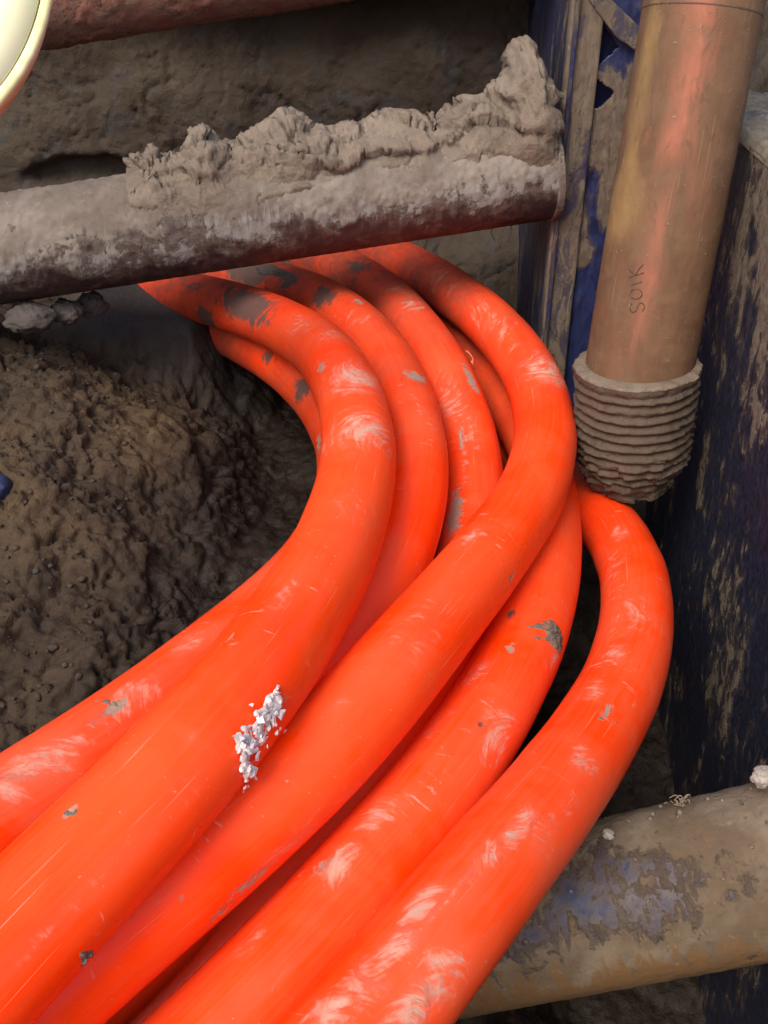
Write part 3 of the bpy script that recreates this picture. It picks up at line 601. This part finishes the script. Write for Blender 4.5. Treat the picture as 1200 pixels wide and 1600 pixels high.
for k in 'ABCDEFG':
    pts = np.array(DUCTS[k]); d0 = pts[0]-pts[1]; d0[2] *= .3; d1 = pts[-1]-pts[-2]
    pts = np.vstack([pts[0]+d0*8, pts[0]+d0*4, pts, pts[-1]+d1*3, pts[-1]+d1*6])
    C, L = resample(pts, int(3.6/.006))
    T, N, B = frames(C)
    DU[k] = (C, T, N, B)
    na = 72
    def disp(C, D, th, k=k):
        P = (C[:, None]+D*R).reshape(-1, 3)
        return R+(.0009*fbm(P*7, 2, ord(k))+.0003*fbm(P*45, 3, ord(k)+1)).reshape(len(C), len(th))
    V, D, suv, F_ = tube_grid(C, R, na, 0, disp)
    att = [np.zeros(len(V)) for _ in range(3)]; V0 = V
    Td = np.repeat(T, na, axis=0)
    eye = np.zeros(3)
    depth = V[:, 1]*CP-V[:, 2]*SP
    pu = 600+1600*V[:, 0]/depth; pv = 800+1600*(-V[:, 2]*CP-V[:, 1]*SP)/depth
    facing = (D*(-V)).sum(1) > 0.01
    smv = suv.copy(); best = np.full(len(V), .02); rg = random.Random(ord(k))
    for (kk, u, v, hl, hw, kind, stg) in ST:
        if kk != k: continue
        dd = np.hypot(pu-u, pv-v)+np.where(facing, 0, 1e4)
        c = int(np.argmin(dd)); sc = depth[c]/1600; rel = V-V[c]
        hl, hw = (hl*1.3, hw*1.35) if kind == 0 else (hl*1.1, hw*1.1)
        a_ = (rel*Td[c]).sum(1)/(hl*sc); bt = np.cross(Td[c], D[c])
        arc = np.arctan2((rel+D[c]*R) @ bt, (rel+D[c]*R) @ D[c])*R/(hw*sc)
        near = np.linalg.norm(rel, axis=1) < 3*max(hl, hw)*sc+.02
        ang = rg.choice([.1, .5, .9, 1.2, -.7, 1.5, -.2, 1.0]); cu = rg.uniform(-14, 14); ca_, sa_ = math.cos(ang), math.sin(ang)
        ma, mb = a_*hl*sc, arc*hw*sc; gx_, gy_ = ma*ca_+mb*sa_, -ma*sa_+mb*ca_; gy_ = gy_+cu*gx_*gx_
        e_ = np.where(near, np.exp(-(a_*a_+arc*arc)), 0); tk = e_ > best; best = np.where(tk, e_, best)
        s1_, s2_ = rg.uniform(.5, 2.2), rg.uniform(.28, 1.0); smv[tk] = np.stack([gx_*s1_, gy_*s2_, gx_*0], 1)[tk]+[u*.37, v*.73, 0]
        att[kind] = np.maximum(att[kind], np.where(near, min(stg, .95)*(.86 if kind == 0 else 1)*np.exp(-(a_*a_+arc*arc)*(.9+.9*fbm(V*38, 3, int(hl)))), 0))
    gr = np.clip(sst(1.85, 2.25, V[:, 1]+.28*fbm(V*4, 3, 77))*(.85+.4*fbm(V*9, 3, 78)), 0, 1)  # dirt film, with the shade under the strut painted into its colour
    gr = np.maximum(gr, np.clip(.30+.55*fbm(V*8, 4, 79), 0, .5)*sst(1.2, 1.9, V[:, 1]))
    suv[:, 0] += ord(k)*3.1
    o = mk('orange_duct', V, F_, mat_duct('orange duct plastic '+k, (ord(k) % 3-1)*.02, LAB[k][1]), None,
           dict(dust=att[0], mud=att[1], dark=att[2], grime_shade=gr, suv=suv, sm=smv), origin=(C[0][0], C[0][1], C[:, 2].min()-R))
    tag(o, LAB[k][0], 'duct', 'orange plastic ducts sweeping round the bend')
    DU[k] += (V, D, pu, pv, facing, depth, o)

def on_duct(k, u, v):
    C, T, N, B, V, D, pu, pv, fc, dep, o = DU[k]
    c = int(np.argmin(np.hypot(pu-u, pv-v)+np.where(fc, 0, 1e4))); na = 72
    return V[c], D[c], T[c//na], dep[c], o

def flake(k, u, v, outline, thick, mat, name='mud_flake', seed=0, n=26):
    """a lump of stuck mud: outline in image units round (u, v), wrapped on the duct"""
    p, d, t, dep, o = on_duct(k, u, v); sc = dep/1600; b = np.cross(t, d)
    axis = p-d*R
    # image axes on the surface
    rx = np.array([1, 0, 0.]); ry = np.array([0, -SP, -CP])
    V = []; rings = 7; m = len(outline)*4
    ol = np.array(outline, float); olr = np.vstack([ol, ol[:1]]); q = np.linspace(0, len(ol), m, endpoint=False)
    ox = np.interp(q, np.arange(len(ol)+1), olr[:, 0]); oy = np.interp(q, np.arange(len(ol)+1), olr[:, 1])
    ey = p/np.linalg.norm(p); ed = min(np.dot(ey, d), -.25)
    for r in range(rings):
        f = 1-r/(rings-1.)*.96
        for i in range(m):
            w = rx*ox[i]*f*sc+ry*oy[i]*f*sc
            w = w-ey*np.dot(w, d)/ed; w = w-d*np.dot(w, d); al, ac = np.dot(w, t), np.dot(w, b)/R
            V.append((al, ac, r/(rings-1.)))
    V = np.array(V); pos = axis+t*V[:, :1]+(d*np.cos(V[:, 1:2])+b*np.sin(V[:, 1:2]))*R
    nr = d*np.cos(V[:, 1:2])+b*np.sin(V[:, 1:2])
    hgt = -.002+thick*sst(0, .35, V[:, 2])*(.35+.9*clods(pos, 110, seed+300)+.5*fbm(pos*160, 3, seed))
    pos = pos+nr*hgt[:, None]
    return mk(name, pos, gridfaces(rings, m, True, True), mat, o)
flake('E', 868, 990, [(-40, -22), (-22, -24), (-8, -28), (4, -14), (12, -2), (16, 18), (12, 42), (2, 30), (-8, 22), (-26, 10), (-12, 4), (-22, -8)], .005, M_DRYMUD, seed=1)
flake('E', 838, 995, [(-10, -4), (8, -2), (14, 6), (2, 8)], .003, M_DRYMUD, seed=2)
flake('B', 168, 1100, [(-28, -6), (-6, -9), (14, -2), (24, 10), (10, 8), (-6, 2)], .003, M_DRYMUD, seed=3)
flake('A', 112, 1264, [(-14, 4), (-4, -4), (4, -6), (12, -8), (16, 0), (6, 8), (-4, 8)], .003, M_DRYMUD, seed=4)
flake('A', 132, 1496, [(-12, 10), (-10, -6), (2, -12), (14, -16), (12, -2), (2, 8), (-10, 18)], .004, M_DRYMUD, seed=5)
flake('F', 948, 1124, [(-22, -6), (-6, -5), (10, 0), (24, 5), (8, 4), (-8, 0)], .003, M_DRYMUD, seed=6)
flake('A', 360, 1000, [(-16, -2), (0, -5), (14, 2), (8, 6), (-8, 5)], .002, M_DRYMUD, seed=7)
flake('C', 425, 425, [(-34, -8), (-4, -14), (24, -8), (36, 4), (18, 10), (-10, 6), (-26, 4)], .006, M_CLOD, seed=8)

# crumpled white scrap on the big duct
flake('A', 398, 1150, [(26, -66), (38, -62), (34, -40), (36, -14), (24, 2), (10, 22), (-6, 36), (-14, 66), (-24, 62), (-22, 36), (-34, 26), (-30, -6), (-18, -22), (4, -28), (14, -44)], .004, M_WHITE, 'white_crust', 9)
p0, d0, t0, dep0, oA = on_duct('A', 402, 1150); sc = dep0/1600; rx = np.array([1., 0, 0]); ry = np.array([0, -SP, -CP])
V = []; Fc = []; rs = random.Random(5)
spots = []
for _ in range(75):
    k_ = rs.random(); v_ = -72+k_*130
    cx_ = np.interp(v_, [-72, -50, -20, 0, 25, 58], [26, 18, 2, -4, -16, -24]); wd = np.interp(v_, [-72, -45, -20, 0, 30, 58], [5, 14, 24, 26, 15, 9])
    spots.append((cx_+rs.uniform(-wd, wd), v_, rs.choice([4, 6, 8, 10, 14])))
spots += [(-24, 66, 6), (-14, 78, 5), (-22, 82, 5), (-12, 60, 6), (-28, 74, 4), (-16, -42, 5), (-20, 84, 4), (36, -10, 7), (-10, 62, 5)]
for (a, b, s_) in spots:
    uu, vv = 402+a, 1150+b
    kd = min('AD', key=lambda q: (np.hypot(DU[q][6]-uu, DU[q][7]-vv)+np.where(DU[q][8], 0, 1e4)).min() + (4 if q == 'D' else 0))
    c, nr, t_, dp, _ = on_duct(kd, uu, vv); nr = nr.copy(); c = c+nr*rs.uniform(.002, .007)
    e1 = np.array([rs.gauss(0, 1) for _ in range(3)]); e1 -= nr*np.dot(e1, nr)*.8; e1 /= np.linalg.norm(e1)
    e2 = np.cross(nr*.85+np.array([rs.gauss(0, .45) for _ in range(3)]), e1); e2 /= np.linalg.norm(e2); e3 = np.cross(e1, e2)
    k0 = len(V); m = 6; S_ = s_*sc
    V.append(c+e3*S_*rs.uniform(.2, .5))
    for i in range(m):
        an = i*2*math.pi/m; rr = S_*rs.uniform(.55, 1.15); V.append(c+e1*rr*math.cos(an)+e2*rr*.75*math.sin(an)+e3*S_*rs.uniform(-.25, .25))
    V.append(c-e3*S_*.22)
    for i in range(m): Fc.append((k0, k0+1+i, k0+1+(i+1) % m)); Fc.append((k0+7, k0+1+(i+1) % m, k0+1+i))
tag(mk('plastic_scrap', np.array(V), Fc, M_WHITE, smooth=False), 'crumpled torn white scrap clinging to the thickest orange duct', 'scrap')
# curled orange shaving
p0, d0, t0, dep0, _ = on_duct('G', 733, 560); V = []; Fc = []
for i in range(9):
    a = i/8; c = p0+d0*(.004+.006*math.sin(a*3))+t0*(a-.5)*.035+np.cross(t0, d0)*.006*math.sin(a*5)
    V += [c+np.cross(t0, d0)*.006*(1-.6*a), c-np.cross(t0, d0)*.006*(1-.6*a)]
Fc = [(2*i, 2*i+1, 2*i+3, 2*i+2) for i in range(8)]
sh = mk('plastic_shaving', V, Fc, M_PEEL); md = sh.modifiers.new('thickness', 'SOLIDIFY'); md.thickness = .0012
tag(sh, 'small curled orange shaving on the dusty grey sided duct', 'shaving')

# ------------------------------------------------------------------ upright brown pipe
PB = at(1000, 565, 1.77); PT = at(1100, 0, 1.585); ax = (PT-PB)/np.linalg.norm(PT-PB)
sp = empty('sewer_pipe', PB-ax*.23, 'upright orange brown sewer pipe coated in mud, standing in a ribbed coupling', 'pipe')
Cp = cyl_axis(PB-ax*.03, PT+ax*.45, 220); Rp = .0918
Tn, Nn, Bn = frames(Cp)
def pdisp(C, D, th):
    P = (C[:, None]+D*Rp).reshape(-1, 3); g_ = sst(.28, .5, fbm(P*55, 3, 400))*.0016*sst(.2, -.3, (P-PB)@ax-.25)
    return Rp+(g_+.0005*fbm(P*14, 3, 401)).reshape(len(C), len(th))
V, D, suv, F_ = tube_grid(Cp, Rp, 140, 0, pdisp)
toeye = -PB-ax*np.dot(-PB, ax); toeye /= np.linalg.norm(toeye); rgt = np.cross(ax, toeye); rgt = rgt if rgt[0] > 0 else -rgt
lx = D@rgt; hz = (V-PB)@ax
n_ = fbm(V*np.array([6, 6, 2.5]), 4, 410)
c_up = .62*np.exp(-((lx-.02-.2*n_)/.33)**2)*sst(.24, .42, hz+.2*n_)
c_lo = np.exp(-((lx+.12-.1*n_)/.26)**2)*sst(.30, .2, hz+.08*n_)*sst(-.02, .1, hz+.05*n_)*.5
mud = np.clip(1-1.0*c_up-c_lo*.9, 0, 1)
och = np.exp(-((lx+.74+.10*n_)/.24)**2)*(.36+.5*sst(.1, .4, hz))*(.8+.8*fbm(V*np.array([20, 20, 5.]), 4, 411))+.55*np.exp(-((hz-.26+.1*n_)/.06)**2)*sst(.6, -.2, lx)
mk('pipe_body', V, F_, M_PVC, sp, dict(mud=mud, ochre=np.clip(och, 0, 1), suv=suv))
# printed ring line near the top
Cr = cyl_axis(at(1106, 18, 1.585), at(1106, 18, 1.585)+ax*.0016, 2); kk = np.dot(at(1102, 20, 1.58)-PB, ax)
Cr = np.array([PB+ax*(kk+q) for q in (0, .0018)]); V, D, suv, F_ = tube_grid(Cr, Rp+.0009, 90); mk('ring_line', V, F_, M_INK, sp)
# handwritten letters reading up the pipe
def pipe_pt(u, v, lift=.0008):
    # point of the pipe surface on the sight line
    dvec = at(u, v, 1.0); dd = dvec-ax*np.dot(dvec, ax); oc = -PB+ax*np.dot(PB, ax); a = dd@dd; b = 2*dd@oc; c = oc@oc-(Rp+lift)**2
    q = b*b-4*a*c; s_ = (-b-math.sqrt(q))/(2*a); return dvec*s_
# letters S O I K, drawn sideways: (across the pipe, along the pipe)
strokes = [[(987, 474), (984, 480), (987, 487), (993, 486), (997, 477), (1002, 473), (1007, 478), (1004, 486)],
           [(987, 465), (984, 459), (989, 453), (997, 452), (1003, 457), (1001, 464), (994, 467), (987, 465)],
           [(986, 445), (994, 443), (1003, 440)],
           [(983, 433), (993, 430), (1006, 426)], [(992, 430), (998, 421), (1005, 413)], [(993, 430), (987, 424), (982, 420)]]
V = []; Fc = []
for st_ in strokes:
    C = np.array([pipe_pt(u, v) for u, v in st_]); C, _ = resample(C, 8*len(st_)); v_, d_, s_, f_ = tube_grid(C, .0008, 6)
    Fc += [tuple(int(i)+len(V) for i in q) for q in f_]; V += list(v_)
mk('handwriting', V, Fc, M_INK, sp)
# ribbed coupling, caked with mud
cb = PB-ax*.0; CT = PB-ax*.004+np.array([-.006, -.007, 0]); CBt = at(984, 752, 1.885); nax = (CBt-CT)/np.linalg.norm(CBt-CT); Lc = np.linalg.norm(CBt-CT)
nn = 150; ss = np.linspace(0, 1, nn)
def cdisp(C, D, th):
    P = (C[:, None]+D*.1).reshape(-1, 3); s_ = np.repeat(ss, len(th))
    rib = .0040*np.sin(s_*2*np.pi*12.5+.5*fbm(P*14, 3, 421))*(.85+.5*fbm(P*20, 2, 425))*sst(.045, .08, s_)*sst(1.0, .78, s_)
    taper = .1055-.008*s_-.024*sst(.66, 1.02, s_)
    lip = .0015*sst(.05, .03, s_)
    h = taper+rib+lip+.008*facets(P*32, 422)[0]*(.25+.9*sst(.3, .9, s_))+.0045*fbm(P*45, 4, 423, .6)
    return h.reshape(len(C), len(th))
V, D, suv, F_ = tube_grid(CT+(CBt-CT)*ss[:, None], .1, 150, 0, cdisp)
F_ = [tuple(int(i) for i in f) for f in F_]; n0 = len(V); V = list(V)
# rim turned in to the pipe, and the muddy closed lower end
for rr, up_ in ((.1055, .003), (.100, .005), (.084, .006)):
    T_, N_, B_ = frames(np.array([CT, CT+nax*.1])); 
    for i in range(150):
        a = i*2*math.pi/150; V.append(CT-nax*up_+(N_[0]*math.cos(a)+B_[0]*math.sin(a))*(rr+.0012*math.sin(i*.9)+.0008*math.sin(i*2.3)))
rimV = V[0:150]+V[n0:]; V = V[:n0]
lastr = list(range(n0-150, n0)); V.append(CBt+nax*.02); ce = len(V)-1
for i in range(150): F_.append((lastr[i], ce, lastr[(i+1) % 150]))
cpl = mk('coupling', V, F_, M_COUP, sp)
mk('coupling_rim', np.array(rimV), gridfaces(4, 150, True, False), M_RIM, cpl)

# ------------------------------------------------------------------ pale yellow round cover at the upper left
yc = at(-352, -142, .9); nrm = -yc/np.linalg.norm(yc); nrm = nrm+np.array([-.05, -.1, .55]); nrm /= np.linalg.norm(nrm)
e1 = np.cross(nrm, [0, 0, 1.]); e1 /= np.linalg.norm(e1); e2 = np.cross(nrm, e1)
yel = empty('plastic_cover', yc-np.array([.02, 0, 1.1]), 'pale yellow round plastic cover poking in at the top left corner', 'cover')
def lathe(name, prof, mat, n=120):
    V = []; 
    for r_, h_ in prof:
        for i in range(n):
            a = i*2*math.pi/n; V.append(yc+(e1*math.cos(a)+e2*math.sin(a))*r_*.75+nrm*h_*.75)
    return mk(name, np.array(V), gridfaces(len(prof), n, True, False), mat, yel)
lathe('cover_face', [(.002, .012), (.15, .011), (.25, .008), (.298, .003), (.300, -.012)], M_YEL)
lathe('cover_rim', [(.3005, -.004), (.3012, .0015), (.309, .0015), (.3135, .0), (.3145, -.006), (.312, -.05), (.305, -.05), (.3005, -.012)], M_YELRIM)

pole_c = yc-nrm*.03; C = np.array([pole_c+np.array([-.05, 0, .1])+np.array([-.12, .02, -1.25])*k for k in np.linspace(0, 1, 12)])
V, D, suv, F_ = tube_grid(C, .014, 16); mk('support_pole', V, F_, M_WIRE, yel)

# ------------------------------------------------------------------ small things
def rock(name, c, r, mat, seed, flat=.7, label=None, cat=None, group=None, n=26):
    V = []; 
    for i in range(n+1):
        ph_ = math.pi*i/n
        for j in range(2*n): a = math.pi*j/n; V.append((math.sin(ph_)*math.cos(a), math.sin(ph_)*math.sin(a), math.cos(ph_)))
    D = np.array(V); q = D*1.4+seed*3.3
    f1, f2, cc = voro(q, seed); rr = 1+.38*fbm(q, 4, seed)+.16*facets(q*1.1, seed+2)[0]+.06*facets(q*3, seed+4)[0]+.06*fbm(q*5, 3, seed+5)
    V = np.array(c)+D*rr[:, None]*np.array(r)*np.array([1, 1, flat])
    o = mk(name, V, gridfaces(n+1, 2*n, True, True), mat)
    return tag(o, label, cat, group)
G = 'grey clods on the bank'
rock('soil_clod', at(45, 497, 2.0), .045, M_CLOD, 3, .55, 'flat pale grey clod below the left end of the mud covered strut', 'clod', G)
rock('soil_clod', at(103, 487, 2.06), .032, M_CLOD, 5, .7, 'dark grey clod lying just right of the flat pale clod', 'clod', G)
rock('soil_clod', at(142, 476, 2.12), .03, M_CLOD, 8, .8, 'small grey clod furthest right under the strut, beside the smooth clay', 'clod', G)
rock('stone', at(1192, 1214, 1.22), .013, M_STONE, 12, .9, 'small pale stone at the right edge above the blue grey strut', 'stone')
rock('stone', at(950, 1303, 1.245), .007, M_STONE, 14, .8, 'tiny white chip on the blue grey strut beside the outermost duct', 'stone')
# blue cap at the left edge
bc = at(-8, 760, 1.83); cp = empty('blue_cap', bc-np.array([0, 0, .03]), 'small dark blue round cap with pale muddy rim at the left edge', 'cap')
ca = np.array([.75, -.55, .25]); ca /= np.linalg.norm(ca)
C = bc+ca*np.linspace(-.05, .03, 14)[:, None]; V, D, suv, F_ = tube_grid(C, .026, 28, 0, lambda C, D, th: np.repeat(np.interp(np.arange(14), [0, 9, 12, 13], [.026, .026, .021, .0003])[:, None], len(th), 1)); mk('cap_body', V, F_, M_BLUECAP, cp)
C = bc+ca*np.linspace(-.006, .004, 5)[:, None]; V, D, suv, F_ = tube_grid(C, .029, 28); mk('cap_rim', V, F_, M_STONE, cp)
# wire loop under the strut end
wc = at(784, 362, 2.25); a = np.linspace(0, 1.6*math.pi, 40); C = wc+np.stack([.022*np.cos(a+2.2), .004*np.sin(a*2), -.026*np.sin(a+2.2)], 1)
V, D, suv, F_ = tube_grid(C, .0014, 8); tag(mk('wire_loop', V, F_, M_WIRE), 'thin grey wire loop hanging below the right end of the middle strut', 'wire')
# dry roots on the low strut
V = []; Fc = []; rr = random.Random(3)
for i in range(16):
    p = at(1060+rr.uniform(-16, 16), 1253+rr.uniform(-3, 6), 1.262); q = p+np.array([rr.uniform(-.014, .014), rr.uniform(-.006, .006), rr.uniform(-.002, .006)])
    mid_ = (p+q)/2+np.array([0, 0, rr.uniform(0, .008)]); C, _ = resample([p, mid_, q], 8); v_, d_, s_, f_ = tube_grid(C, .0007, 5); Fc += [tuple(int(k)+len(V) for k in g_) for g_ in f_]; V += list(v_)
tag(mk('dry_roots', V, Fc, M_ROOT), 'tuft of dry roots on top of the blue grey strut', 'roots')
# loose crumbs on the bank and strut
zi = zz; V = []; Fc = []
def crumbs(name, pts, rad, mat, seed):
    V = []; Fc = []; r_ = random.Random(seed)
    t_ = (1+5**.5)/2; ico = np.array([(-1,t_,0),(1,t_,0),(-1,-t_,0),(1,-t_,0),(0,-1,t_),(0,1,t_),(0,-1,-t_),(0,1,-t_),(t_,0,-1),(t_,0,1),(-t_,0,-1),(-t_,0,1)])/1.9
    fi = [(0,11,5),(0,5,1),(0,1,7),(0,7,10),(0,10,11),(1,5,9),(5,11,4),(11,10,2),(10,7,6),(7,1,8),(3,9,4),(3,4,2),(3,2,6),(3,6,8),(3,8,9),(4,9,5),(2,4,11),(6,2,10),(8,6,7),(9,8,1)]
    for p in pts:
        s_ = rad*r_.lognormvariate(0, .5); k = len(V)
        for q in ico: V.append(np.array(p)+q*s_*np.array([r_.uniform(.6, 1.3), r_.uniform(.6, 1.3), r_.uniform(.5, 1.0)]))
        Fc += [(a+k, b+k, c+k) for a, b, c in fi]
    return tag(mk(name, np.array(V), np.array(Fc), mat, smooth=False), kind='stuff')
tx_, ty_ = gx, gy; ZG = zi[:len(gx)*len(gy)].reshape(len(gy), len(gx)) if len(zi) == len(gx)*len(gy) else None
def ground_z(px, py_):
    i = np.clip(np.searchsorted(gy, py_), 0, len(gy)-1); j = np.clip(np.searchsorted(gx, px), 0, len(gx)-1); return TERR[i, j]
TERR = np.array([v.co.z for v in g.data.vertices]).reshape(len(gy), len(gx))+g.location.z-H
pts = []
for _ in range(500):
    px, pyy = random.uniform(-.85, -.48), random.uniform(.95, 2.0); pts.append((px, pyy, ground_z(px, pyy)+.002))
crumbs('soil_crumbs', pts, .0038, M_WALL, 4)
pts = []
for _ in range(45):
    u = random.uniform(860, 1200); k_ = random.random(); c = A4+(B4-A4)*random.uniform(.45, 1); a = random.uniform(-1.0, .9)
    nrm4 = np.array([0, 0, 1.]); nrm4 -= d4*np.dot(nrm4, d4); nrm4 /= np.linalg.norm(nrm4); sd4 = np.cross(d4, nrm4)
    pts.append(c+(nrm4*math.cos(a)+sd4*math.sin(a))*.102)
crumbs('mud_crumbs', pts, .0028, M_DRYMUD, 6)
